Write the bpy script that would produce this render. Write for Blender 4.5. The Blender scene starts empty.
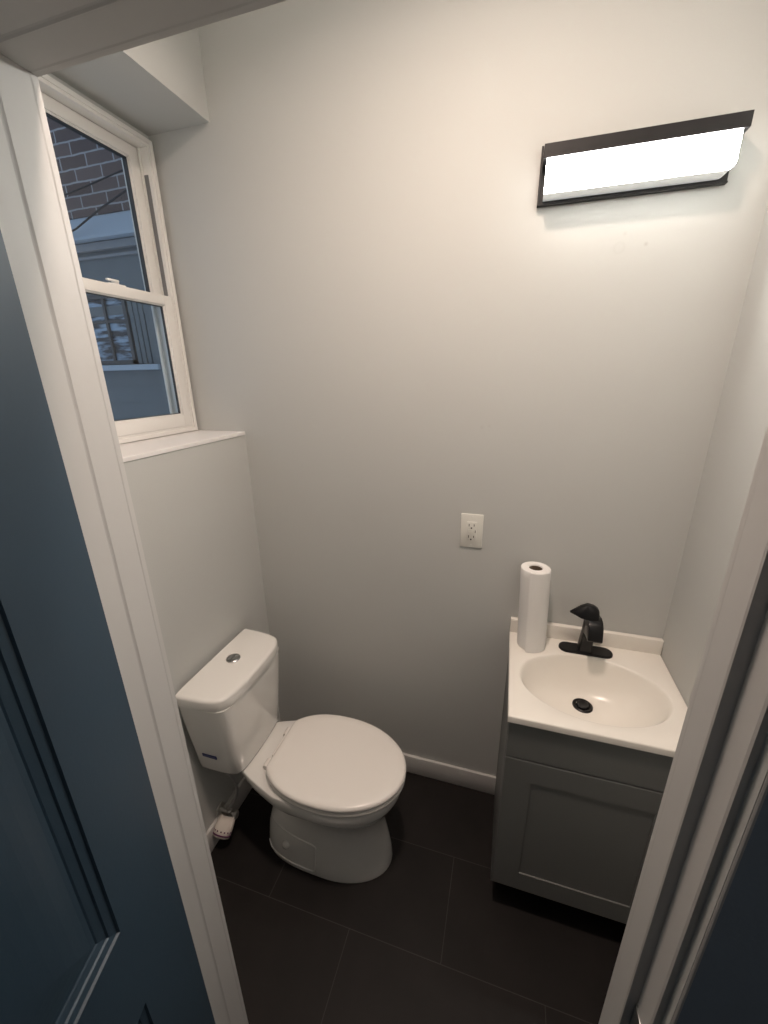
import bpy, bmesh, math, random
from mathutils import Vector, Matrix
from math import pi, sin, cos, radians
random.seed(4)
S = bpy.context.scene
col = S.collection

# ------------------------------------------------------------------ camera
cam_d = bpy.data.cameras.new('camera')
cam_d.sensor_fit = 'VERTICAL'; cam_d.sensor_height = 36.0
cam_d.lens = 405.683 * 36 / 1024
cam_d.clip_start = 0.01
cam = bpy.data.objects.new('camera', cam_d); col.objects.link(cam)
_r = Vector((0.9567278, 0.29060748, -0.01480557)); _u = Vector((-0.07939393, 0.3096517, 0.94752964)); _f = Vector((-0.27994377, 0.90535248, -0.31932486))
M = Matrix(((_r.x, _u.x, -_f.x, 0), (_r.y, _u.y, -_f.y, 0), (_r.z, _u.z, -_f.z, 1.715), (0, 0, 0, 1)))
cam.matrix_world = M
S.camera = cam

# ------------------------------------------------------------------ world, lamps, exposure
SKY = 0.8
vs = S.view_settings
S.display_settings.display_device = 'sRGB'
vs.view_transform = 'Standard'; vs.look = 'None'; vs.gamma = 1; vs.use_curve_mapping = False
vs.exposure = 0.0
W = bpy.data.worlds.new('dusk_sky'); S.world = W; W.use_nodes = True
W.node_tree.nodes['Background'].inputs[0].default_value = (0.50, 0.61, 0.76, 1)
W.node_tree.nodes['Background'].inputs[1].default_value = SKY
FIXTURE_STRENGTH = 90.0
CEIL_W = 14.8
HALL_W = 2.0

def area(name, loc, rot, size, power, color, spread=180):
    d = bpy.data.lights.new(name, 'AREA'); d.shape = 'DISK'; d.size = size; d.energy = power; d.color = color
    d.spread = radians(spread)
    o = bpy.data.objects.new(name, d); o.location = loc; o.rotation_euler = rot; col.objects.link(o); return o
area('ceiling_lamp_light', (-0.12, 0.60, 2.80), (0, 0, 0), 0.16, CEIL_W, (1.0, 0.79, 0.665), 160)
area('hall_fill_light', (0.95, -0.6, 2.5), (0, 0, 0), 0.25, HALL_W, (1.0, 0.9, 0.82))  # added fill without a fixture, placed to brighten the blue hall wall

# ------------------------------------------------------------------ helpers
def mat(name, color, rough=0.5, metal=0.0, spec=0.5, bump=None, var=None, coat=0.0, sss=0.0):
    m = bpy.data.materials.new(name); m.use_nodes = True
    nt = m.node_tree; b = nt.nodes['Principled BSDF']
    b.inputs['Base Color'].default_value = (*color, 1); b.inputs['Roughness'].default_value = rough
    b.inputs['Metallic'].default_value = metal; b.inputs['Specular IOR Level'].default_value = spec
    b.inputs['Coat Weight'].default_value = coat
    tc = nt.nodes.new('ShaderNodeTexCoord')
    if var:
        sc, amt = var
        n = nt.nodes.new('ShaderNodeTexNoise'); n.inputs['Scale'].default_value = sc; n.inputs['Detail'].default_value = 4
        nt.links.new(tc.outputs['Object'], n.inputs['Vector'])
        mx = nt.nodes.new('ShaderNodeMix'); mx.data_type = 'RGBA'
        mx.inputs['A'].default_value = (*[c * (1 - amt) for c in color], 1)
        mx.inputs['B'].default_value = (*[min(1, c * (1 + amt)) for c in color], 1)
        nt.links.new(n.outputs['Fac'], mx.inputs['Factor']); nt.links.new(mx.outputs['Result'], b.inputs['Base Color'])
    if bump:
        sc, st = bump
        n2 = nt.nodes.new('ShaderNodeTexNoise'); n2.inputs['Scale'].default_value = sc; n2.inputs['Detail'].default_value = 5
        nt.links.new(tc.outputs['Object'], n2.inputs['Vector'])
        bp = nt.nodes.new('ShaderNodeBump'); bp.inputs['Strength'].default_value = st; bp.inputs['Distance'].default_value = 0.002
        nt.links.new(n2.outputs['Fac'], bp.inputs['Height']); nt.links.new(bp.outputs['Normal'], b.inputs['Normal'])
    return m

def emis(name, color, st):
    m = bpy.data.materials.new(name); m.use_nodes = True; b = m.node_tree.nodes['Principled BSDF']
    b.inputs['Base Color'].default_value = (0.8, 0.8, 0.8, 1)
    b.inputs['Emission Color'].default_value = (*color, 1); b.inputs['Emission Strength'].default_value = st
    return m

def link(name, bm, m, parent=None, smooth=False, kind=None, auto=None):
    me = bpy.data.meshes.new(name)
    bmesh.ops.recalc_face_normals(bm, faces=bm.faces[:])
    bm.to_mesh(me); bm.free()
    if isinstance(m, (list, tuple)):
        for q in m: me.materials.append(q)
    else: me.materials.append(m)
    o = bpy.data.objects.new(name, me); col.objects.link(o)
    if smooth or auto:
        for p in me.polygons: p.use_smooth = True
        if auto:
            me.set_sharp_from_angle(angle=radians(auto))
    if parent: o.parent = parent; o.matrix_parent_inverse = Matrix.Translation(-parent.location)
    if kind: o['kind'] = kind
    return o

def thing(name, label, cat, loc=(0, 0, 0), group=None, kind=None):
    o = bpy.data.objects.new(name, None); o.location = loc; o.empty_display_size = 0.05; col.objects.link(o)
    if label: o['label'] = label; o['category'] = cat
    if group: o['group'] = group
    if kind: o['kind'] = kind
    return o
def tag(o, label, cat): o['label'] = label; o['category'] = cat; return o

def box(bm, x0, x1, y0, y1, z0, z1, bev=0.0, seg=2, mi=0):
    b2 = bmesh.new()
    bmesh.ops.create_cube(b2, size=1)
    for v in b2.verts:
        v.co = Vector(((x0 + x1) / 2 + v.co.x * (x1 - x0), (y0 + y1) / 2 + v.co.y * (y1 - y0), (z0 + z1) / 2 + v.co.z * (z1 - z0)))
    if bev: bmesh.ops.bevel(b2, geom=b2.edges[:], offset=bev, segments=seg, affect='EDGES', profile=0.5)
    for f in b2.faces: f.material_index = mi
    me = bpy.data.meshes.new('t'); b2.to_mesh(me); b2.free(); bm.from_mesh(me); bpy.data.meshes.remove(me)

def loft(bm, rings, cap0=True, cap1=True, mi=0, closed=True):
    vr = [[bm.verts.new(p) for p in r] for r in rings]
    n = len(vr[0])
    for a, b in zip(vr, vr[1:]):
        for i in range(n if closed else n - 1):
            f = bm.faces.new((a[i], a[(i + 1) % n], b[(i + 1) % n], b[i])); f.material_index = mi
    if cap0: bm.faces.new(list(reversed(vr[0]))).material_index = mi
    if cap1: bm.faces.new(vr[-1]).material_index = mi
    return vr

def ring(c, r, axis='z', n=32):
    out = []
    for i in range(n):
        a = 2 * pi * i / n
        if axis == 'z': out.append((c[0] + r * cos(a), c[1] + r * sin(a), c[2]))
        elif axis == 'y': out.append((c[0] + r * cos(a), c[1], c[2] + r * sin(a)))
        else: out.append((c[0], c[1] + r * cos(a), c[2] + r * sin(a)))
    return out

def lathe(bm, c, prof, axis='z', n=32, cap0=True, cap1=True, mi=0):
    rs = []
    for r, h in prof:
        cc = list(c); cc['xyz'.index(axis)] += h
        rs.append(ring(cc, max(r, 1e-5), axis, n))
    return loft(bm, rs, cap0, cap1, mi)

def tube(bm, pts, r, n=10, sub=6, mi=0, cap=True):
    P = [Vector(p) for p in pts]
    if sub > 1 and len(P) > 2:                       # Catmull-Rom
        Q = [P[0] * 2 - P[1]] + P + [P[-1] * 2 - P[-2]]; out = []
        for i in range(1, len(Q) - 2):
            for k in range(sub):
                t = k / sub; a, b, c, d = Q[i - 1], Q[i], Q[i + 1], Q[i + 2]
                out.append(0.5 * ((2 * b) + (c - a) * t + (2 * a - 5 * b + 4 * c - d) * t * t + (3 * b - a - 3 * c + d) * t ** 3))
        out.append(P[-1]); P = out
    up = Vector((0.13, 0.31, 0.94)); rings = []
    for i, p in enumerate(P):
        t = (P[min(i + 1, len(P) - 1)] - P[max(i - 1, 0)]).normalized()
        s = t.cross(up).normalized(); w = s.cross(t).normalized(); up = w
        rings.append([p + (s * cos(2 * pi * k / n) + w * sin(2 * pi * k / n)) * r for k in range(n)])
    loft(bm, rings, cap, cap, mi)

def chaikin(pts, it=2):
    for _ in range(it):
        q = []
        for a, b in zip(pts, pts[1:] + pts[:1]):
            q.append((a[0] * .75 + b[0] * .25, a[1] * .75 + b[1] * .25)); q.append((a[0] * .25 + b[0] * .75, a[1] * .25 + b[1] * .75))
        pts = q
    return pts

# ------------------------------------------------------------------ materials
def wall_mat():
    m = mat('wall_paint', (0.53, 0.54, 0.525), 0.62, bump=(260, 0.10), var=(1.3, 0.02), spec=0.3)
    nt = m.node_tree; b = nt.nodes['Principled BSDF']
    # a filled patch and two small blemishes in the plaster of the back wall
    src = b.inputs['Base Color'].links[0].from_socket
    tc = nt.nodes.new('ShaderNodeTexCoord')
    for (p, r0, r1, d) in (((0.236, 1.35, 2.021), 0.011, 0.014, 0.06), ((0.297, 1.35, 2.024), 0.0, 0.0035, 0.35), ((-0.085, 1.35, 1.553), 0.0, 0.006, 0.12), ((0.245, 1.35, 2.052), 0.0, 0.004, 0.15), ((-0.063, 1.35, 1.557), 0.0, 0.004, 0.12)):
        ds = nt.nodes.new('ShaderNodeVectorMath'); ds.operation = 'DISTANCE'; ds.inputs[1].default_value = p
        nt.links.new(tc.outputs['Object'], ds.inputs[0])
        mr = nt.nodes.new('ShaderNodeMapRange'); mr.inputs['From Min'].default_value = r1 + 0.003; mr.inputs['From Max'].default_value = r1 - 0.001 if r0 else 0.0
        mr.inputs['To Min'].default_value = 0; mr.inputs['To Max'].default_value = d
        nt.links.new(ds.outputs['Value'], mr.inputs['Value'])
        fac = mr.outputs['Result']
        if r0:
            m2 = nt.nodes.new('ShaderNodeMapRange'); m2.inputs['From Min'].default_value = r0 - 0.004; m2.inputs['From Max'].default_value = r0
            nt.links.new(ds.outputs['Value'], m2.inputs['Value'])
            mu = nt.nodes.new('ShaderNodeMath'); mu.operation = 'MULTIPLY'
            nt.links.new(fac, mu.inputs[0]); nt.links.new(m2.outputs['Result'], mu.inputs[1]); fac = mu.outputs[0]
        mx = nt.nodes.new('ShaderNodeMix'); mx.data_type = 'RGBA'; mx.inputs['B'].default_value = (0.25, 0.22, 0.2, 1)
        nt.links.new(fac, mx.inputs['Factor']); nt.links.new(src, mx.inputs['A']); src = mx.outputs['Result']
    nt.links.new(src, b.inputs['Base Color'])
    return m
M_wall = wall_mat()
M_trim = mat('trim_paint', (0.60, 0.595, 0.58), 0.42, bump=(60, 0.06))
M_sill = mat('sill_paint', (0.80, 0.79, 0.78), 0.35)
M_blue = mat('blue_door_paint', (0.035, 0.064, 0.095), 0.42, bump=(180, 0.06), var=(5, 0.06))
M_bluewall = mat('blue_wall_paint', (0.30, 0.36, 0.43), 0.6, bump=(220, 0.1))
M_vinyl = mat('window_vinyl', (0.80, 0.79, 0.765), 0.35)
M_gasket = mat('window_gasket', (0.05, 0.055, 0.06), 0.5)
M_ceram = mat('glazed_ceramic', (0.80, 0.79, 0.76), 0.12, coat=0.5)
M_seat = mat('seat_plastic', (0.83, 0.80, 0.76), 0.22)
M_chrome = mat('brushed_chrome', (0.45, 0.46, 0.46), 0.28, 1.0)
M_marble = mat('cultured_marble', (0.86, 0.83, 0.77), 0.25, coat=0.15)
M_cab = mat('cabinet_grey_paint', (0.185, 0.19, 0.185), 0.45, bump=(150, 0.04))
M_kick = mat('toe_kick_black', (0.02, 0.02, 0.02), 0.7)
M_black = mat('matte_black_metal', (0.008, 0.008, 0.009), 0.36, 0.0, spec=0.3)
M_fixt = mat('fixture_black_metal', (0.014, 0.013, 0.014), 0.45, spec=0.3)
M_paper = mat('paper_towel', (0.84, 0.83, 0.81), 0.9, bump=(420, 0.5), spec=0.1)
M_card = mat('cardboard_core', (0.07, 0.05, 0.032), 0.9)
M_plate = mat('outlet_plastic', (0.74, 0.74, 0.69), 0.3)
M_slot = mat('outlet_slot', (0.03, 0.03, 0.03), 0.6)
M_label = mat('blue_sticker', (0.01, 0.02, 0.12), 0.4)
M_brass = mat('nickel_valve', (0.62, 0.61, 0.58), 0.4, 0.7)
M_hose = mat('braided_hose', (0.55, 0.55, 0.55), 0.38, 0.8, bump=(900, 0.6))
M_tag = mat('paper_tag', (0.80, 0.74, 0.68), 0.7)
M_tagdark = mat('tag_ink', (0.12, 0.03, 0.09), 0.7)
M_diff = emis('lit_diffuser', (1.0, 0.975, 0.92), FIXTURE_STRENGTH)
M_acrylic = emis('lit_acrylic_side', (0.95, 1.0, 0.97), 0.25)

def tile_mat():
    m = mat('slate_floor_tile', (0.02, 0.018, 0.018), 0.6, bump=(60, 0.25), spec=0.25)
    nt = m.node_tree; b = nt.nodes['Principled BSDF']
    tc = nt.nodes.new('ShaderNodeTexCoord'); mp = nt.nodes.new('ShaderNodeMapping'); mp.vector_type = 'POINT'
    mp.inputs['Location'].default_value = (0.372 + 6.0, -0.7475 + 3.05, 0)
    nt.links.new(tc.outputs['Object'], mp.inputs['Vector'])
    br = nt.nodes.new('ShaderNodeTexBrick'); br.offset = 0.5; br.offset_frequency = 2
    br.inputs['Scale'].default_value = 1; br.inputs['Brick Width'].default_value = 0.6; br.inputs['Row Height'].default_value = 0.305
    br.inputs['Mortar Size'].default_value = 0.0013; br.inputs['Mortar Smooth'].default_value = 0.1
    br.inputs['Color1'].default_value = (0.0115, 0.0095, 0.009, 1); br.inputs['Color2'].default_value = (0.014, 0.0115, 0.0108, 1)
    br.inputs['Mortar'].default_value = (0.045, 0.042, 0.039, 1)
    nt.links.new(mp.outputs['Vector'], br.inputs['Vector'])
    nz = nt.nodes.new('ShaderNodeTexNoise'); nz.inputs['Scale'].default_value = 7; nz.inputs['Detail'].default_value = 6
    nt.links.new(tc.outputs['Object'], nz.inputs['Vector'])
    mx = nt.nodes.new('ShaderNodeMix'); mx.data_type = 'RGBA'; mx.blend_type = 'MULTIPLY'; mx.inputs['Factor'].default_value = 0.6
    cr = nt.nodes.new('ShaderNodeValToRGB'); cr.color_ramp.elements[0].position = 0.3; cr.color_ramp.elements[0].color = (0.55, 0.55, 0.55, 1)
    cr.color_ramp.elements[1].position = 0.7; cr.color_ramp.elements[1].color = (1.2, 1.2, 1.2, 1)
    nt.links.new(nz.outputs['Fac'], cr.inputs['Fac']); nt.links.new(br.outputs['Color'], mx.inputs['A']); nt.links.new(cr.outputs['Color'], mx.inputs['B'])
    nt.links.new(mx.outputs['Result'], b.inputs['Base Color'])
    return m
M_tile = tile_mat()

def brick_mat():
    m = mat('painted_brick', (0.2, 0.15, 0.14), 0.9)
    nt = m.node_tree; b = nt.nodes['Principled BSDF']
    tc = nt.nodes.new('ShaderNodeTexCoord'); sx = nt.nodes.new('ShaderNodeSeparateXYZ'); cx = nt.nodes.new('ShaderNodeCombineXYZ')
    nt.links.new(tc.outputs['Object'], sx.inputs[0])
    ax = nt.nodes.new('ShaderNodeMath'); ax.operation = 'ADD'; ax.inputs[1].default_value = 10.056
    az = nt.nodes.new('ShaderNodeMath'); az.operation = 'ADD'; az.inputs[1].default_value = -0.052
    nt.links.new(sx.outputs['X'], ax.inputs[0]); nt.links.new(sx.outputs['Z'], az.inputs[0])
    nt.links.new(ax.outputs[0], cx.inputs['X']); nt.links.new(az.outputs[0], cx.inputs['Y'])
    wob = nt.nodes.new('ShaderNodeTexNoise'); wob.inputs['Scale'].default_value = 14
    nt.links.new(tc.outputs['Object'], wob.inputs['Vector'])
    va = nt.nodes.new('ShaderNodeMixRGB'); va.blend_type = 'ADD'; va.inputs['Fac'].default_value = 0.012
    nt.links.new(cx.outputs[0], va.inputs['Color1']); nt.links.new(wob.outputs['Color'], va.inputs['Color2'])
    br = nt.nodes.new('ShaderNodeTexBrick'); br.offset = 0.5
    br.inputs['Scale'].default_value = 1; br.inputs['Brick Width'].default_value = 0.222; br.inputs['Row Height'].default_value = 0.0725
    br.inputs['Mortar Size'].default_value = 0.006; br.inputs['Mortar Smooth'].default_value = 0.4
    br.inputs['Color1'].default_value = (0.105, 0.078, 0.080, 1); br.inputs['Color2'].default_value = (0.165, 0.125, 0.125, 1)
    br.inputs['Mortar'].default_value = (0.36, 0.37, 0.40, 1)
    nt.links.new(va.outputs[0], br.inputs['Vector'])
    nt.links.new(br.outputs['Color'], b.inputs['Base Color'])
    return m
M_brick = brick_mat()
M_flash = mat('metal_flashing', (0.42, 0.50, 0.60), 0.6, var=(3, .06))
M_siding = mat('grey_siding', (0.16, 0.19, 0.215), 0.7, var=(6, 0.12))
M_sidel = mat('light_siding', (0.28, 0.30, 0.33), 0.7)
M_wire = mat('black_cable', (0.01, 0.012, 0.02), 0.6)

def glass_mat(name, refl=1.0, tint=(0.93, 0.96, 0.97)):
    m = bpy.data.materials.new(name); m.use_nodes = True; nt = m.node_tree
    nt.nodes.remove(nt.nodes['Principled BSDF']); out = nt.nodes['Material Output']
    t = nt.nodes.new('ShaderNodeBsdfTransparent'); t.inputs[0].default_value = (*tint, 1)
    g = nt.nodes.new('ShaderNodeBsdfGlossy'); g.inputs['Roughness'].default_value = 0.02
    fr = nt.nodes.new('ShaderNodeFresnel'); geo = nt.nodes.new('ShaderNodeNewGeometry'); mr = nt.nodes.new('ShaderNodeMapRange')
    mr.inputs['To Min'].default_value = 1.5; mr.inputs['To Max'].default_value = 1 / 1.5
    nt.links.new(geo.outputs['Backfacing'], mr.inputs['Value']); nt.links.new(mr.outputs['Result'], fr.inputs[0])
    mx = nt.nodes.new('ShaderNodeMixShader')
    nt.links.new(fr.outputs[0], mx.inputs[0]); nt.links.new(t.outputs[0], mx.inputs[1]); nt.links.new(g.outputs[0], mx.inputs[2])
    nt.links.new(mx.outputs[0], out.inputs[0]); return m
M_glass = glass_mat('window_glass')
def sky_reflection_glass():  # broken dusk-sky reflections painted into the pane's base colour
    m = mat('dusk_reflection_glass', (0.10, 0.15, 0.22), 0.15)
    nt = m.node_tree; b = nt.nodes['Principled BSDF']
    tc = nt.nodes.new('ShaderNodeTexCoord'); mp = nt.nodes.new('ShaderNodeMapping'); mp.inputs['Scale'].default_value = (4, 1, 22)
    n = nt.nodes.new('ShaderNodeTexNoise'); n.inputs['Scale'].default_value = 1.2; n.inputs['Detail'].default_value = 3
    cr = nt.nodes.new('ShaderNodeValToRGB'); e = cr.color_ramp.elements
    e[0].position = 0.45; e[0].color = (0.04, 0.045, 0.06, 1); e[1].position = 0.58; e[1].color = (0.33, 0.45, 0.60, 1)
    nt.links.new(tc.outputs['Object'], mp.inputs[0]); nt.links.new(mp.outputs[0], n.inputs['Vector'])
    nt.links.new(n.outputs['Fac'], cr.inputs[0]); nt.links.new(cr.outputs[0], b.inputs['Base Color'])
    return m
M_dusk = sky_reflection_glass()

# ------------------------------------------------------------------ room shell
XR, YB, XL, XW = 0.538, 1.35, -0.972, -1.2       # right wall, back wall, lower left wall, window wall
YF, YH = 0.410, 0.338                            # door wall: bathroom face, hall face
JL, JR, HZ = -0.500, 0.204, 2.015                # door opening
CZ = 2.82
def struct(name, bm, m, **k): return link(name, bm, m, kind='structure', **k)

bm = bmesh.new(); box(bm, -1.45, XR + .12, -1.5, YB + .12, -0.06, 0.0); struct('floor', bm, M_tile)
bm = bmesh.new(); box(bm, -1.45, XR + .12, YH, YB + .12, CZ, CZ + .08); struct('ceiling', bm, M_wall)
bm = bmesh.new(); box(bm, XW - .002, XR + .12, YB, YB + .12, 0.0, CZ); struct('wall_back', bm, M_wall)
bm = bmesh.new(); box(bm, XR, XR + .12, YF, YB, 0.0, CZ); struct('wall_right', bm, M_wall)
# left wall: thick lower wall, thin window wall with its opening, boxed-out upper wall
WY0, WY1, WZ0, WZ1 = 0.84, 1.338, 1.520, 2.442    # window opening
bm = bmesh.new()
box(bm, -1.262, XL, YF, YB, 0.0, 1.506)
box(bm, -1.262, XW, YF, WY0, 1.500, CZ); box(bm, -1.262, XW, WY1, YB, 1.500, CZ)
box(bm, -1.262, XW, WY0, WY1, 1.500, WZ0); box(bm, -1.262, XW, WY0, WY1, WZ1, CZ)
box(bm, XW, -0.962, YF, YB, 2.463, CZ)
struct('wall_left', bm, M_wall)
bm = bmesh.new(); box(bm, XW, XL + .003, YF + .001, YB - .001, 1.506, 1.5195, 0.002); struct('trim_1', bm, M_sill)
# wall around the doorway (bathroom side and hall side)
bm = bmesh.new()
box(bm, -1.34, JL - .02, YH - .012, YF, 0.0, CZ); box(bm, JR + .02, XR + .12, YH - .012, YF, 0.0, CZ)
box(bm, JL - .02, JR + .02, YH - .012, YF, HZ + .02, CZ)
struct('wall_front', bm, M_wall)
# hall: dark blue wall skin beside and above the doorway, and the rest of the hall
bm = bmesh.new()
T = YH - .0015
box(bm, -1.45, JL - .0238, T - .012, YH - .012, 0.0, CZ); box(bm, JR + .0238, 1.2, T - .012, YH - .012, 0.0, CZ)
box(bm, JL - .0238, JR + .0238, T - .012, YH - .012, HZ + .0238, CZ)
struct('wall_hall', bm, M_bluewall)
bm = bmesh.new(); box(bm, -1.45, 1.2, -1.6, -1.5, 0, CZ); struct('wall_hall_rear', bm, M_bluewall)
bm = bmesh.new(); box(bm, -1.55, -1.45, -1.6, YH, 0, CZ); struct('wall_hall_left', bm, M_bluewall)
bm = bmesh.new(); box(bm, 1.2, 1.3, -1.6, YH, 0, CZ); struct('wall_hall_right', bm, M_bluewall)
bm = bmesh.new(); box(bm, XR + .12, 1.2, -1.5, T, -.06, 0); struct('floor_hall', bm, M_tile)
bm = bmesh.new(); box(bm, -1.55, 1.3, -1.6, YH, CZ - .15, CZ - .07); struct('ceiling_hall', bm, M_wall)

# door frame: stop faces, rabbets, edge strips; a mitred profile carried up the jambs and across the head
bm = bmesh.new()
# profile in (off, y): off = distance from the clear opening outwards
def fr_prof(st, lip):
    return [(0.0215, YF + .010), (0.0025, YF + .010), (0.0, YF + .0085), (0.0, YF + .002), (lip, YF), (lip, 0.3755), (lip + .0008, 0.373),
        (st, 0.371), (st, 0.341), (st + .001, YH), (0.019, YH), (0.0205, YH - .002), (0.0205, 0.3250), (0.0215, 0.3235), (0.0235, 0.3235), (0.0240, 0.325), (0.0240, 0.345), (0.0215, 0.345)]
def fr_ring(pos):
    out = []
    A, B = fr_prof(.0016, .0004), fr_prof(.012, 0.0002)    # hinge side / head, strike side
    for (oa, y), (ob, _) in zip(A, B):
        if pos == 0: out.append((JL - oa, y, 0))
        if pos == 1: out.append((JL - oa, y, HZ + oa))
        if pos == 2: out.append((JR + ob, y, HZ + oa))
        if pos == 3: out.append((JR + ob, y, 0))
    return out
loft(bm, [fr_ring(i) for i in range(4)])
fr = struct('trim_2', bm, M_trim)
fr['label'] = 'off-white door frame with stop moulding'
fr['category'] = 'door frame'
bm = bmesh.new(); box(bm, JR + .0095, JR + .0125, 0.3425, 0.3705, 0.885, 0.945, 0.001)
box(bm, JR + .008, JR + .010, 0.344, 0.348, 0.895, 0.935, 0.0005)
link('strike_plate', bm, M_chrome, fr, auto=30)

# baseboards
def baseboard(name, x0, x1, y0, y1):
    bm = bmesh.new(); box(bm, x0, x1, y0, y1, 0, 0.098, 0.0035, 2); struct(name, bm, M_trim, auto=40)
baseboard('baseboard_back', XL, 0.064, YB - .013, YB)
baseboard('baseboard_left', XL, XL + .013, YF, YB - .013)

# ------------------------------------------------------------------ blue door, opened into the hall
th = radians(17)
door = thing('door_1', 'dark blue panelled door standing open at the left of the doorway', 'door', (-0.5022, 0.3445, 0.006), kind='structure')
DW, DH, DT = 0.70, 2.005, 0.035
bm = bmesh.new()
# local: s along width, z up, d depth into the leaf (towards -x side)
def dpt(s, z, d):
    dx, dy = sin(th), -cos(th)
    return Vector((door.location.x + dx * s - cos(th) * d, door.location.y + dy * s - sin(th) * d, 0.006 + z))
panels = [(0.125, 0.575, 0.976, 1.885), (0.125, 0.575, 0.235, 0.80)]
def rect(s0, s1, z0, z1, d): return [dpt(s0, z0, d), dpt(s1, z0, d), dpt(s1, z1, d), dpt(s0, z1, d)]
ss = [0, 0.125, 0.575, DW]; zz = [0, 0.235, 0.80, 0.976, 1.885, DH]
for side, dd in ((0, 0.0), (1, DT)):
    sgn = 1 if side == 0 else -1
    V = {(i, j): bm.verts.new(dpt(ss[i], zz[j], dd)) for i in range(4) for j in range(6)}
    for i in range(3):
        for j in range(5):
            if i == 1 and j in (1, 3): continue
            bm.faces.new((V[i, j], V[i + 1, j], V[i + 1, j + 1], V[i, j + 1]))
    for (s0, s1, z0, z1) in panels:
        rr = []
        for ins, dep in ((0, 0), (0.0015, 0.0035), (0.011, 0.006), (0.0125, 0.0085), (0.022, 0.0115), (0.024, 0.013), (0.031, 0.0128), (0.040, 0.0115), (0.052, 0.0095), (0.066, 0.0078), (0.082, 0.0066), (0.10, 0.006)):
            rr.append(rect(s0 + ins, s1 - ins, z0 + ins, z1 - ins, dd + sgn * dep))
        loft(bm, rr, False, True)
edge = [dpt(0, 0, 0), dpt(DW, 0, 0), dpt(DW, DH, 0), dpt(0, DH, 0)]
edge2 = [dpt(0, 0, DT), dpt(DW, 0, DT), dpt(DW, DH, DT), dpt(0, DH, DT)]
loft(bm, [edge, edge2], False, False)
bmesh.ops.remove_doubles(bm, verts=bm.verts[:], dist=1e-5)
link('door_leaf', bm, M_blue, door)

# ------------------------------------------------------------------ window
win = thing('window_1', 'white double-hung window above the ledge on the left wall', 'window', (XW, (WY0 + WY1) / 2, WZ0), kind='structure')
def frame4(bm, x0, x1, y0, y1, z0, z1, wy, wzb, wzt, bev=0.0015):
    box(bm, x0, x1, y0, y0 + wy, z0, z1, bev); box(bm, x0, x1, y1 - wy, y1, z0, z1, bev)
    box(bm, x0, x1, y0 + wy - .001, y1 - wy + .001, z0, z0 + wzb, bev); box(bm, x0, x1, y0 + wy - .001, y1 - wy + .001, z1 - wzt, z1, bev)
FY0, FY1, FZ0, FZ1 = WY0 + .001, 1.337, 1.5215, 2.4405
bm = bmesh.new()
frame4(bm, -1.270, -1.176, FY0, FY1, FZ0, FZ1, 0.014, 0.014, 0.012)
frame4(bm, -1.268, -1.181, FY0 + .012, FY1 - .012, FZ0 + .012, FZ1 - .011, 0.010, 0.010, 0.010)
for yy in (FY0 + .022, FY1 - .022 - .006):                   # the track between the two sashes
    box(bm, -1.2165, -1.2095, yy, yy + .006, FZ0 + .02, FZ1 - .02)
frame4(bm, -1.2665, -1.2575, FY0 + .02, FY1 - .02, FZ0 + .02, FZ1 - .02, 0.014, 0.010, 0.010)
link('window_frame', bm, M_vinyl, win, auto=40)
SY0, SY1 = FY0 + .024, 1.3115
def sash(name, x0, x1, z0, z1, st, rb, rt, lab):
    bm = bmesh.new(); frame4(bm, x0, x1, SY0, SY1, z0, z1, st, rb, rt, 0.002)
    frame4(bm, x0 + .008, x1 - .006, SY0 + st - .002, SY1 - st + .002, z0 + rb - .002, z1 - rt + .002, 0.006, 0.006, 0.006, 0.001)
    s = link(name, bm, M_vinyl, win, auto=40)
    bm = bmesh.new(); g = 0.0025
    frame4(bm, x0 + .012, x1 - .010, SY0 + st + .0035, SY1 - st - .0035, z0 + rb + .0035, z1 - rt - .0035, g, g, g, 0)
    link('gasket', bm, M_gasket, s)
    bm = bmesh.new(); box(bm, (x0 + x1) / 2 - .002, (x0 + x1) / 2 + .001, SY0 + st, SY1 - st, z0 + rb, z1 - rt)
    link('pane', bm, M_glass, s)
    return s
upper = sash('upper_sash', -1.2545, -1.2175, 1.962, FZ1 - .0225, 0.036, 0.030, 0.033, '')
lower = sash('lower_sash', -1.2085, -1.178, FZ0 + .022, 1.988, 0.034, 0.043, 0.031, '')
# shade of the balance slot, painted as a grey strip on the upper side track, seen above the meeting rail
bm = bmesh.new(); box(bm, -1.2075, -1.1935, SY1 + .0005, SY1 + .0035, 1.992, 2.345); link('balance_slot_shade', bm, mat('track_shadow_grey', (0.20, 0.205, 0.21), .5), win)
# sash lock on the meeting rail
bm = bmesh.new(); ly = 1.105
box(bm, -1.203, -1.184, ly - .030, ly + .030, 1.9875, 1.9925, 0.002)
lathe(bm, (-1.193, ly, 1.992), [(0.010, 0), (0.010, 0.006), (0.007, 0.009)], n=20)
box(bm, -1.190, -1.180, ly - .036, ly + .004, 1.9965, 2.0025, 0.002)
link('sash_lock', bm, mat('white_lock', (0.85, 0.85, 0.83), .3), win, auto=40)

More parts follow.
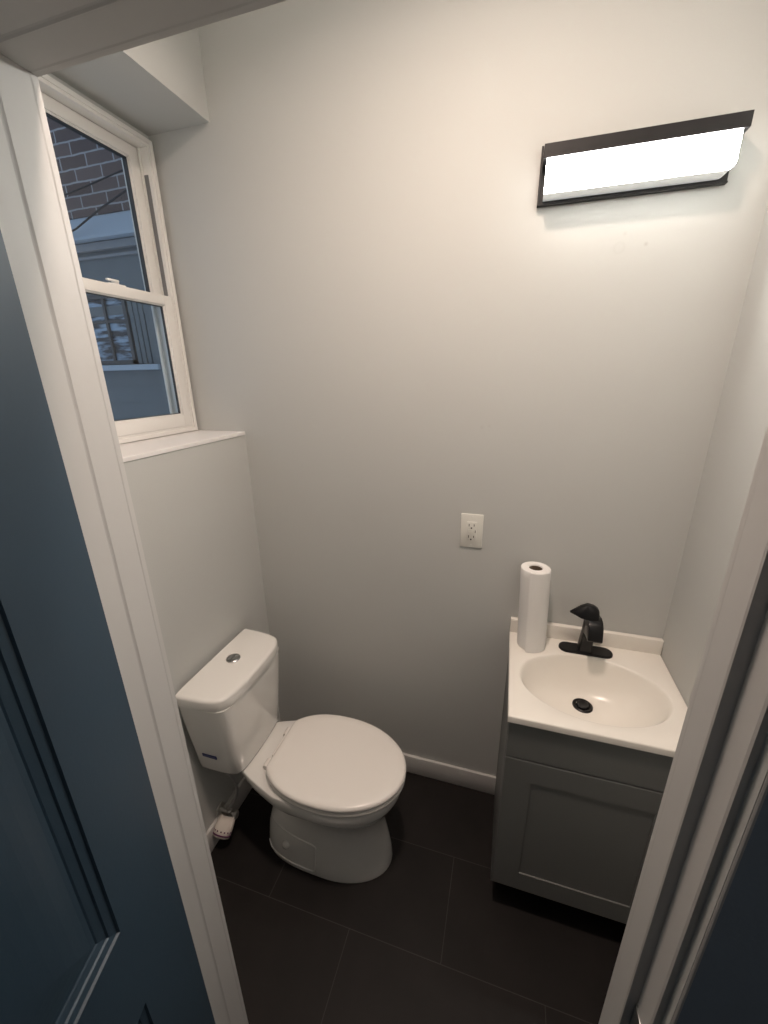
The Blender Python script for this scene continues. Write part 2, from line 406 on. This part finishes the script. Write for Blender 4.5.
# ------------------------------------------------------------------ outside the window: the neighbouring building
nb = thing('neighboring_building', 'old brick building with grey siding and pale flashing seen through the window', 'building', (-2.9, 2.5, 0))
NX0, NX1 = -5.2, -1.45
bm = bmesh.new(); box(bm, NX0, NX1, 2.5, 2.75, 2.755, 6.5); link('brick_wall', bm, M_brick, nb)
bm = bmesh.new()
loft(bm, [[(x, 2.52, 2.775), (x, 2.42, 2.615), (x, 2.42, 2.600), (x, 2.60, 2.600), (x, 2.60, 2.775)] for x in (NX0, NX1)]); link('flashing', bm, M_flash, nb)
bm = bmesh.new()
box(bm, NX0, NX1, 2.505, 2.7, -0.4, 2.60)
k = 0
z = 2.27
while z > -0.3:                                             # lapped siding boards
    z1 = z; z0 = z - 0.12
    if z1 < 1.79 or z1 > 2.2:
        loft(bm, [[(x, 2.506, z0), (x, 2.494, z0), (x, 2.500, z1), (x, 2.506, z1)] for x in (NX0, NX1)])
    z = z0
link('siding', bm, M_siding, nb)
bm = bmesh.new()
box(bm, NX0, NX1, 2.47, 2.51, 2.548, 2.595, .004); box(bm, NX0, NX1, 2.485, 2.51, 2.505, 2.522, .003); link('cornice', bm, M_sidel, nb)
nw = bmesh.new(); frame4(nw, NX0, NX0 + 1, 0, 1, 0, 1, .1, .1, .1) ; nw.free()
def nframe(x0, x1, z0, z1, w, y0, y1, bm):
    box(bm, x0, x0 + w, y0, y1, z0, z1); box(bm, x1 - w, x1, y0, y1, z0, z1); box(bm, x0, x1, y0, y1, z0, z0 + w); box(bm, x0, x1, y0, y1, z1 - w, z1)
bm = bmesh.new(); nframe(-3.40, -2.63, 1.82, 2.285, 0.028, 2.478, 2.506, bm)
box(bm, -2.842, -2.822, 2.482, 2.506, 1.83, 2.26); box(bm, -3.2, -3.18, 2.482, 2.506, 1.83, 2.26)
box(bm, -3.38, -2.64, 2.484, 2.506, 2.10, 2.118)
w_ = link('window', bm, mat('dark_window_frame', (0.075, 0.08, 0.09), .5), nb)
bm = bmesh.new(); box(bm, -3.38, -2.65, 2.497, 2.5045, 1.84, 2.26); link('pane', bm, M_dusk, w_)
bm = bmesh.new(); box(bm, -3.5, -2.40, 2.44, 2.505, 1.778, 1.815, .004); link('window_sill', bm, M_flash, nb)
bm = bmesh.new()
for i in range(9):                                           # upright boards beside the window
    x = -2.62 + i * 0.045; box(bm, x, x + .036, 2.488, 2.506, 1.82, 2.27, .004)
box(bm, -2.425, -2.385, 2.46, 2.506, -.3, 2.27)
link('board_panel', bm, M_siding, nb)
ow = bmesh.new()
tube(ow, [(-3.7, 2.38, 2.575), (-2.99, 2.40, 2.62), (-2.60, 2.42, 2.755), (-2.2, 2.44, 2.89)], 0.006, 6, 3)
tag(link('cable', ow, M_wire), 'black cable crossing the pale flashing outside the window', 'cable')
ow = bmesh.new()
tube(ow, [(-3.9, 2.44, 2.75), (-3.0, 2.46, 2.865), (-2.48, 2.46, 2.935), (-1.9, 2.46, 3.02)], 0.005, 6, 3)
tag(link('cable', ow, M_wire), 'thin dark cable slanting across the bricks outside the window', 'cable')

# ------------------------------------------------------------------ vanity light
vl = thing('vanity_light', 'black rectangular wall light with a glowing white diffuser above the sink', 'wall light', (0.235, 1.35, 2.20))
bm = bmesh.new()
box(bm, 0.022, 0.443, 1.338, 1.349, 2.131, 2.258, 0.001)
box(bm, 0.022, 0.0275, 1.330, 1.340, 2.131, 2.258, 0.0007); box(bm, 0.022, 0.443, 1.332, 1.340, 2.131, 2.1345, 0.0007)
link('back_plate', bm, M_fixt, vl)
bm = bmesh.new(); box(bm, 0.0270, 0.4465, 1.279, 1.349, 2.212, 2.241, 0.0008); link('top_cap', bm, M_fixt, vl)
# diffuser: box with rounded front lower edge at the right end
bm = bmesh.new()
outl = [(0.0355, 2.212), (0.0355, 2.1405), (0.4195, 2.1405)] + [(0.4195 + .0155 * sin(a), 2.156 - .0155 * cos(a)) for a in [pi / 2 * i / 8 for i in range(1, 9)]] + [(0.435, 2.212)]
loft(bm, [[(x, 1.2865, z) for x, z in outl], [(x, 1.284, z) for x, z in outl]])
link('diffuser', bm, M_diff, vl)
bm = bmesh.new()
loft(bm, [[(x, 1.3375, z) for x, z in outl], [(x, 1.2866, z) for x, z in outl]])
link('diffuser_body', bm, M_acrylic, vl)

# ------------------------------------------------------------------ outlet
ot = thing('wall_outlet', 'white two-socket outlet with centre buttons on the back wall', 'outlet', (-0.0985, 1.35, 1.197))
bm = bmesh.new(); box(bm, -0.1365, -0.0605, 1.3435, 1.3495, 1.136, 1.2595, 0.0025); link('cover_plate', bm, M_plate, ot, auto=40)
bm = bmesh.new(); box(bm, -0.1155, -0.0815, 1.3412, 1.344, 1.163, 1.232, 0.0012); f_ = link('receptacle', bm, M_plate, ot, auto=40)
for zc in (1.220, 1.178):
    bm = bmesh.new(); box(bm, -0.1085, -0.1062, 1.3405, 1.3415, zc - .0045, zc + .0045); link('slot', bm, M_slot, f_)
    bm = bmesh.new(); box(bm, -0.0915, -0.0892, 1.3405, 1.3415, zc - .004, zc + .004); link('slot', bm, M_slot, f_)
    bm = bmesh.new(); lathe(bm, (-0.0990, 1.3415, zc - .0105), [(0.0028, 0), (0.0028, -0.001)], 'y', 12); link('ground_hole', bm, M_slot, f_)
for zc in (1.2005, 1.194):
    bm = bmesh.new(); box(bm, -0.1095, -0.0925, 1.3398, 1.3416, zc - .0022, zc + .0022, 0.0005); link('button', bm, M_plate, f_)
bm = bmesh.new(); box(bm, -0.0865, -0.0845, 1.3405, 1.3415, 1.193, 1.202); link('indicator', bm, M_slot, f_)
for zc in (1.2495, 1.146):
    bm = bmesh.new(); lathe(bm, (-0.0985, 1.3436, zc), [(0.0028, 0), (0.0028, -.0006), (0.0018, -.001)], 'y', 14); link('screw', bm, M_plate, ot)

# ------------------------------------------------------------------ vanity
va = thing('bathroom_vanity', 'small grey sink cabinet with one recessed-panel door in the right corner', 'vanity', (0.30, 1.14, 0))
CX0, CX1 = 0.0625, 0.5365
bm = bmesh.new()
co = [(CX0, 0.959), (CX1, 0.959), (CX1, YB - .001), (CX0, YB - .001)]
ci = [(CX0 + .016, 0.975), (CX1 - .016, 0.975), (CX1 - .016, YB - .012), (CX0 + .016, YB - .012)]
loft(bm, [[(x, y, 0.124) for x, y in co], [(x, y, 0.8055) for x, y in co], [(x, y, 0.8055) for x, y in ci], [(x, y, 0.142) for x, y in ci]])
box(bm, CX0, CX0 + .016, 1.015, YB - .001, 0.0, 0.13)
link('cabinet_body', bm, M_cab, va)
bm = bmesh.new(); box(bm, CX0 + .016, CX1, 1.015, 1.030, 0.0, 0.124); link('toe_kick', bm, M_kick, va)
bm = bmesh.new(); box(bm, CX0 + .001, CX1 - .004, 0.940, 0.9588, 0.6765, 0.802, 0.0015); link('drawer_front', bm, M_cab, va)
bm = bmesh.new()
dx0, dx1, dz0, dz1 = CX0 + .001, CX1 - .004, 0.126, 0.6710
wL = 0.077
def rx(i, y): return [(dx0 + i, y, dz0 + i), (dx1 - i, y, dz0 + i), (dx1 - i, y, dz1 - i), (dx0 + i, y, dz1 - i)]
loft(bm, [rx(0, 0.9588), rx(0, 0.9412), rx(0.0012, 0.940), rx(wL, 0.940), rx(wL + .0006, 0.9406), rx(wL + .0008, 0.9440)])
link('door', bm, M_cab, va)

ct = thing('sink_top', 'white moulded sink top with oval basin on the grey vanity', 'sink', (0.30, 1.12, 0.807))
bm = bmesh.new()
X0, X1, Y0, Y1, ZT, ZB = 0.0585, 0.5372, 0.931, 1.3485, 0.827, 0.8062
N = 96; cx, cy, ea, eb = 0.2960, 1.1140, 0.2085, 0.1445
angs = [2 * pi * i / N for i in range(N)]
corners = [math.atan2(yy - cy, xx - cx) % (2 * pi) for xx in (X0, X1) for yy in (Y0, Y1)]
for c in corners:
    k = min(range(N), key=lambda i: abs(angs[i] - c)); angs[k] = c
def rectpt(a, ins=0):
    x0, x1, y0, y1 = X0 + ins, X1 - ins, Y0 + ins, Y1 - ins
    dx, dy = cos(a), sin(a); t = 1e9
    if dx > 1e-9: t = min(t, (X1 - cx) / dx)
    if dx < -1e-9: t = min(t, (X0 - cx) / dx)
    if dy > 1e-9: t = min(t, (Y1 - cy) / dy)
    if dy < -1e-9: t = min(t, (Y0 - cy) / dy)
    x, y = cx + dx * t, cy + dy * t
    return (min(max(x, x0), x1), min(max(y, y0), y1))
def ell(a, s, z, oy=0): 
    # polar position of the same angle on the ellipse
    r = 1 / math.sqrt((cos(a) / (ea * s)) ** 2 + (sin(a) / (eb * s)) ** 2)
    return (cx + r * cos(a), cy + oy + r * sin(a), z)
rings = []
rings.append([(*rectpt(a, 0.0), ZB) for a in angs])
rings.append([(*rectpt(a, 0.0), ZT - .004) for a in angs])
rings.append([(*rectpt(a, 0.0012), ZT - .0012) for a in angs])
rings.append([(*rectpt(a, 0.004), ZT) for a in angs])
for s, dz, oy in ((1.0, 0, 0), (0.985, -.0012, 0), (0.968, -.005, .0), (0.945, -.014, .001), (0.90, -.036, .003), (0.83, -.061, .007), (0.73, -.084, .012), (0.60, -.102, .019), (0.45, -.114, .028), (0.30, -.120, .037), (0.16, -.1225, .043)):
    rings.append([ell(a, s, ZT + dz, oy) for a in angs])
loft(bm, rings, False, True)
link('countertop', bm, M_marble, ct, auto=50)
bm = bmesh.new(); box(bm, X0, X1, 1.3305, 1.3485, ZT - .002, 0.881, 0.003, 3); link('backsplash', bm, M_marble, ct, auto=40)
dc = (cx - .003, cy + .052, ZT - .1215)
bm = bmesh.new(); lathe(bm, dc, [(0.030, -.001), (0.030, .002), (0.027, .004), (0.021, .003), (0.020, -.001)], n=36, cap0=False, cap1=True); link('drain_flange', bm, M_black, ct, auto=40)
bm = bmesh.new(); lathe(bm, dc, [(0.0175, 0), (0.0175, .006), (0.015, .008), (0.006, .0065), (0.0001, .006)], n=32); link('drain_stopper', bm, M_black, ct, auto=40)

# ------------------------------------------------------------------ faucet
fc = thing('bathroom_faucet', 'matte black single-lever faucet standing on the white sink top', 'faucet', (0.302, 1.290, ZT))
FX, FY = 0.302, 1.2875
bm = bmesh.new()
def stadium(l, w, z, cx=FX, cy=FY, n=12):
    o = []
    for k in range(n + 1): a = -pi / 2 + pi * k / n; o.append((cx + l / 2 - w / 2 + w / 2 * cos(a), cy + w / 2 * sin(a), z))
    for k in range(n + 1): a = pi / 2 + pi * k / n; o.append((cx - l / 2 + w / 2 + w / 2 * cos(a), cy + w / 2 * sin(a), z))
    return o
loft(bm, [stadium(.166, .052, ZT), stadium(.166, .052, ZT + .005), stadium(.162, .048, ZT + .008)]); link('deck_plate', bm, M_black, fc, auto=40)
# body: tapering square column leaning slightly forward
def rrect(cx, cy, hx, hy, z, r=0.006, tilt=0.0):
    o = []
    for (sx, sy, a0) in ((1, 1, 0), (-1, 1, pi / 2), (-1, -1, pi), (1, -1, 3 * pi / 2)):
        for k in range(4):
            a = a0 + pi / 2 * k / 3; yy = sy * (hy - r) + r * sin(a)
            o.append((cx + sx * (hx - r) + r * cos(a), cy + yy, z + tilt * yy))
    return o
bm = bmesh.new()
loft(bm, [rrect(FX - .003, FY, .021, .021, ZT + .006), rrect(FX - .003, FY - .003, .019, .019, ZT + .04), rrect(FX - .003, FY - .012, .0175, .019, ZT + .09), rrect(FX - .003, FY - .022, .0175, .021, ZT + .13), rrect(FX - .003, FY - .026, .017, .022, ZT + .158)])
link('body', bm, M_black, fc, auto=40)
# broad open spout: a channel that sweeps forward and drops
bm = bmesh.new()
prof = [(FY - .010, ZT + .150), (FY - .040, ZT + .158), (FY - .066, ZT + .156), (FY - .082, ZT + .145), (FY - .092, ZT + .118), (FY - .096, ZT + .104), (FY - .092, ZT + .098), (FY - .080, ZT + .098), (FY - .055, ZT + .094), (FY - .030, ZT + .086), (FY - .012, ZT + .080)]
def spx(dx, sh):
    cyy = sum(p[0] for p in prof) / len(prof); czz = sum(p[1] for p in prof) / len(prof)
    return [(FX + .001 + dx, cyy + (y - cyy) * sh, czz + (z - czz) * sh) for y, z in prof]
loft(bm, [spx(-.0215, .88), spx(-.0205, .97), spx(-.017, 1.0), spx(.017, 1.0), spx(.0205, .97), spx(.0215, .88)])
link('spout', bm, M_black, fc, auto=45)
bm = bmesh.new()
# folded blade lever pointing left
def blade(x, zt, zb, h):
    y0 = FY - .040
    return [(x, y0 - h, zb), (x, y0 - h * .9, (zt + zb) / 2), (x, y0 - h * .35, zt), (x, y0 + h * .5, zt), (x, y0 + h, (zt * .6 + zb * .4)), (x, y0 + h, zb - .002), (x, y0, zb + .0015)]
loft(bm, [blade(.231, .9935, .9905, .004), blade(.246, 1.004, .988, .013), (blade(.262, 1.015, .984, .021)), blade(.280, 1.0235, .983, .025), blade(.298, 1.020, .984, .025), blade(.310, 1.013, .985, .022), blade(.313, 1.008, .989, .017)])
link('lever', bm, M_black, fc, auto=50)

# ------------------------------------------------------------------ paper towel roll
RX, RY = 0.130, 1.277
pt = thing('paper_towel_roll', 'white paper towel roll standing upright beside the faucet', 'paper towels', (RX, RY, ZT))
bm = bmesh.new()
rO, rI, HT = 0.0465, 0.021, 0.291
def rring(r, z, seed=0):
    out = []
    for i in range(48):
        a = 2 * pi * i / 48; q = r * (1 + 0.008 * sin(3 * a + z * 20) + .005 * sin(7 * a + 1))
        out.append((RX - (z - ZT) * .045 + q * cos(a), RY + q * sin(a), z))
    return out
loft(bm, [rring(rI, ZT + .012), rring(rI, ZT), rring(rO - .001, ZT), rring(rO, ZT + .003)] + [rring(rO, ZT + HT * k / 10) for k in range(1, 10)] + [rring(rO, ZT + HT - .003), rring(rO - .002, ZT + HT), rring(rI + .001, ZT + HT), rring(rI, ZT + HT - .002), rring(rI, ZT + .012)], False, False)
link('roll', bm, M_paper, pt, auto=50)
bm = bmesh.new(); 
loft(bm, [rring(rI - .0002, ZT + .001), rring(rI - .0002, ZT + HT - .004), rring(rI - .0015, ZT + HT - .004), rring(rI - .0015, ZT + .001)], False, False)
link('cardboard_core', bm, M_card, pt, smooth=True)
bm = bmesh.new(); rows = []
for k in range(11):
    z = ZT + .001 + (HT - .003) * k / 10; flare = (1 - k / 10) ** 1.3
    row = []; back = []
    for i in range(15):
        t = i / 14; a = radians(-28 - 84 * t)     # free edge ends towards the camera side
        r = rO + .0015 + (0.004 + 0.008 * flare) * max(0, t - .2) ** 1.5
        p = Vector((RX - (z - ZT) * .045 + r * cos(a), RY + r * sin(a), z)); row.append(p)
        back.append(Vector((RX - (z - ZT) * .045 + (r - .0008) * cos(a), RY + (r - .0008) * sin(a), z)))
    rows.append(row + back[::-1])
loft(bm, rows)
link('loose_sheet', bm, M_paper, pt, auto=60)

# ------------------------------------------------------------------ toilet
TY = 0.979
to = thing('toilet', 'white two-piece toilet with closed lid against the left wall', 'toilet', (-0.55, TY, 0))
def sup(xb, xf, w, xc, nb_=3.2, nf=2.05, z=0, n=64, clip=None, oy=0):
    out = []
    for i in range(n):
        a = 2 * pi * i / n; c, s = cos(a), sin(a)
        e = nf if c >= 0 else nb_
        L = (xf - xc) if c >= 0 else (xc - xb)
        x = xc + L * math.copysign(abs(c) ** (2 / e), c); y = w * math.copysign(abs(s) ** (2 / e), s)
        if clip is not None: x = max(x, clip)
        out.append((x, TY + oy + y, z))
    return out
bm = bmesh.new()
secs = [  # z, xb, xf, w, xc, nb
    (0.0, -.783, -.294, .128, -.52, 3.0), (0.010, -.785, -.293, .129, -.52, 3.0), (0.05, -.781, -.298, .124, -.52, 3.0), (0.10, -.775, -.305, .116, -.52, 3.0),
    (0.145, -.763, -.313, .108, -.52, 2.8), (0.175, -.740, -.317, .103, -.51, 2.6), (0.205, -.708, -.318, .099, -.50, 2.5), (0.235, -.690, -.314, .103, -.49, 2.5),
    (0.265, -.690, -.305, .114, -.48, 2.6), (0.295, -.712, -.292, .132, -.48, 2.8), (0.320, -.760, -.279, .151, -.48, 3.1), (0.345, -.830, -.266, .168, -.49, 4.0),
    (0.362, -.850, -.258, .1765, -.50, 5.0), (0.380, -.856, -.254, .176, -.50, 5.6), (0.395, -.856, -.254, .176, -.50, 5.6), (0.399, -.854, -.256, .1745, -.50, 5.6), (0.400, -.850, -.261, .173, -.50, 5.6)]
def taper(pts, z):
    # the deck narrows towards the tank
    out = []
    for x, y, zz_ in pts:
        k = 1.0
        if x < -0.62 and z > .28: k = 1 - 0.31 * min(1, (-0.62 - x) / 0.19)
        out.append((x, TY + (y - TY) * k, zz_))
    return out
loft(bm, [taper(sup(xb, xf, w, xc, nb_=e, z=z), z) for z, xb, xf, w, xc, e in secs])
bowl = link('bowl', bm, M_ceram, to, auto=60)
# raised border of the recessed bolt area on both sides of the foot
def side_y(x, z, sgn):
    for a, b in zip(secs, secs[1:]):
        if a[0] <= z <= b[0]:
            t = (z - a[0]) / (b[0] - a[0]); xb = a[1] + (b[1] - a[1]) * t; xf = a[2] + (b[2] - a[2]) * t; w = a[3] + (b[3] - a[3]) * t; xc = a[4] + (b[4] - a[4]) * t; e = a[5] + (b[5] - a[5]) * t
            L, ee = (xf - xc, 2.05) if x > xc else (xc - xb, e)
            return TY + sgn * w * max(0, 1 - abs((x - xc) / L) ** ee) ** (1 / ee)
    return TY
for sgn in (-1, 1):
    bm = bmesh.new()
    path = [(-.758, .030), (-.740, .018), (-.55, .018), (-.545, .03), (-.545, .125), (-.56, .13), (-.70, .14), (-.745, .14)]
    P = []
    for (xa, za), (xb_, zb_) in zip(path, path[1:]):
        for k in range(6): P.append((xa + (xb_ - xa) * k / 6, za + (zb_ - za) * k / 6))
    P.append(path[-1])
    tube(bm, [(x, side_y(x, z, sgn) - sgn * .001, z) for x, z in P], 0.0042, 8, 1)
    link('foot_border', bm, M_ceram, to, smooth=True)
    bm = bmesh.new(); bx, bz = -.665, .085; by = side_y(bx, bz, sgn)
    lathe(bm, (bx, by, bz), [(0.016, sgn * -.004), (0.015, sgn * .005), (0.010, sgn * .011), (0.001, sgn * .013)], 'y', 24)
    link('bolt_cap', bm, M_ceram, to, smooth=True)
# seat ring and lid
def egg(ins, z): return sup(-.742 + ins, -.244 - ins, .179 - ins, -.505, nb_=2.35, z=z, clip=-.713 + ins, n=80)
bm = bmesh.new()
def egg2(ins, z): return sup(-.742 + ins, -.244 - ins, .179 - ins, -.505, nb_=2.35, z=z, clip=-.713 + min(ins, .05), n=80)
loft(bm, [egg2(.006, .4025), egg2(.001, .406), egg2(.0, .412), egg2(.002, .419), egg2(.006, .422), egg2(.052, .422), egg2(.056, .418), egg2(.056, .4045), egg2(.052, .4025), egg2(.006, .4025)], False, False)
link('seat', bm, M_seat, to, auto=50)
bm = bmesh.new()
loft(bm, [egg(.006, .4235), egg(.0015, .425), egg(-.001, .430), egg(-.001, .436), egg(.002, .441), egg(.008, .4445), egg(.03, .446), egg(.08, .4472), egg(.15, .448)])
link('lid', bm, M_seat, to, auto=50)
for sy in (-1, 1):
    bm = bmesh.new(); hy = TY + sy * .070
    lathe(bm, (-.728, hy - .017, .411), [(0.009, 0), (0.011, .003), (0.012, .031), (0.010, .035)], 'y', 20)
    box(bm, -.742, -.712, hy - .013, hy + .013, .4005, .409, .002)
    link('hinge', bm, M_seat, to, auto=50)
bm = bmesh.new(); box(bm, -.724, -.713, TY - .050, TY + .050, .4205, .4315, .004, 3); link('hinge_bar', bm, M_seat, to, auto=50)
# tank
def tank_out(w, xf, cut, z, back=-.952, it=3, lid=False):
    h = [(back, -w), (xf - .030, -w + .003), (xf - .005, -w + cut), (xf, -w * .30), (xf, w * .30), (xf - .005, w - cut), (xf - .030, w - .003), (back, w)]
    # keep the back corners fairly tight
    if lid: h = [(back, -w), (xf - .044, -w + .009), (xf - .014, -w + .042), (xf - .003, -w + .095), (xf, 0), (xf - .003, w - .095), (xf - .014, w - .042), (xf - .044, w - .009), (back, w)]
    h = [(back, -w + .006), (back + .006, -w)] + h[1:-1] + [(back + .006, w), (back, w - .006)]
    return [(x, TY + y, z) for x, y in chaikin(h, it)]
bm = bmesh.new()
tk = [(.4005, .134, -.800, .024), (.404, .142, -.793, .026), (.415, .147, -.789, .028), (.50, .159, -.784, .032), (.60, .172, -.779, .034), (.68, .181, -.776, .034), (.7195, .185, -.775, .034)]
loft(bm, [tank_out(w, xf, c, z) for z, w, xf, c in tk]); link('tank', bm, M_ceram, to, auto=50)
bm = bmesh.new()
loft(bm, [tank_out(w_, xf_, .036, z_, lid=True) for w_, xf_, z_ in ((.187, -.772, .7205), (.191, -.768, .722), (.1925, -.767, .728), (.1925, -.767, .753), (.1915, -.7685, .758), (.188, -.772, .7615), (.181, -.779, .763))])
link('tank_lid', bm, M_ceram, to, auto=50)
bm = bmesh.new(); bc = (-.880, TY + .016, .7625)
lathe(bm, bc, [(0.0245, 0), (0.0245, .003), (0.0225, .0045), (0.021, .0035), (0.0001, .0035)], n=40)
fb = link('flush_button', bm, M_chrome, to, auto=40)
for sx in (-1, 1):
    bm = bmesh.new()
    pts = [(bc[0] + .0195 * cos(a), bc[1] + .0195 * sin(a)) for a in [2 * pi * k / 40 for k in range(40)]]
    pts = [(max(min(x, 9), bc[0] + .0012) if sx > 0 else min(x, bc[0] - .0012), y) for x, y in pts]
    loft(bm, [[(x, y, bc[2] + .003) for x, y in pts], [(x, y, bc[2] + .0055) for x, y in pts]])
    link('button_half', bm, M_chrome, fb)
# blue sticker low on the tank side
def tank_side(z):
    for a, b in zip(tk, tk[1:]):
        if a[0] <= z <= b[0]: return TY - (a[1] + (b[1] - a[1]) * (z - a[0]) / (b[0] - a[0]))
bm = bmesh.new()
loft(bm, [[(x, tank_side(zz_) + oy, zz_) for x in (-.918, -.862) for (oy) in ((-.0012, .002) if x < -.9 else (.002, -.0012))] for zz_ in (.486, .493, .500)])
link('sticker', bm, M_label, to)

# ------------------------------------------------------------------ water supply
sv = thing('water_supply_valve', 'small shut-off valve with a paper tag and supply hose beside the toilet', 'valve', (-0.9585, 0.895, 0.125))
bm = bmesh.new()
lathe(bm, (-.971, .895, .110), [(0.024, 0), (0.022, .004), (0.009, .006), (0.008, .05)], 'x', 24)
link('stub_pipe', bm, M_brass, sv, auto=40)
bm = bmesh.new(); lathe(bm, (-.925, .895, .097), [(0.011, 0), (0.012, .004), (0.012, .026), (0.008, .03), (0.008, .046)], 'z', 20)
link('valve_body', bm, M_brass, sv, auto=40)
bm = bmesh.new(); lathe(bm, (-.914, .893, .109), [(0.005, 0), (0.005, .012), (0.016, .013), (0.016, .02), (0.013, .023)], 'x', 20); link('handle', bm, M_brass, sv, auto=40)
bm = bmesh.new(); tube(bm, [(-.925, .895, .140), (-.905, .908, .165), (-.887, .910, .22), (-.880, .902, .28), (-.878, .878, .35), (-.882, .856, .402)], 0.006, 10, 6)
link('supply_hose', bm, M_hose, sv, smooth=True)
# paper tag curled round the valve
bm = bmesh.new()
def tagring(t, r):
    c = Vector((-.924, .884, .112)).lerp(Vector((-.930, .828, .050)), t); ax = Vector((.0, -.060, -.063)).normalized()
    s = ax.cross(Vector((1, 0, 0))).normalized(); w = ax.cross(s)
    return [c + (s * cos(a) * .75 + w * sin(a)) * r for a in [2 * pi * k / 28 for k in range(28)]]
loft(bm, [tagring(0, .026), tagring(.06, .033), tagring(.55, .036), tagring(.85, .034), tagring(.85, .0325), tagring(.5, .034), tagring(.10, .030)], False, False)
tg = link('paper_tag', bm, M_tag, sv, smooth=True)
bm = bmesh.new(); loft(bm, [tagring(.72, .0351), tagring(.72, .0359), tagring(.78, .0354), tagring(.78, .0347)], False, False)
link('tag_stripe', bm, M_tagdark, tg, smooth=True)
for k in range(16):                                          # small dark dashes of print above the stripe
    a0 = 2 * pi * (.02 + .062 * k) + .0; bm = bmesh.new()
    c = Vector((-.924, .884, .112)).lerp(Vector((-.930, .828, .050)), .60); ax = Vector((.0, -.060, -.063)).normalized()
    s_ = ax.cross(Vector((1, 0, 0))).normalized(); w_v = ax.cross(s_)
    q = []
    for dr in (.0355, .0366):
        q.append([c + ax * da + (s_ * cos(a0 + aa) * .75 + w_v * sin(a0 + aa)) * dr for da, aa in ((-.0022, 0), (.0022, 0), (.0022, .16), (-.0022, .16))])
    loft(bm, q); link('printed_mark', bm, M_tagdark, tg)
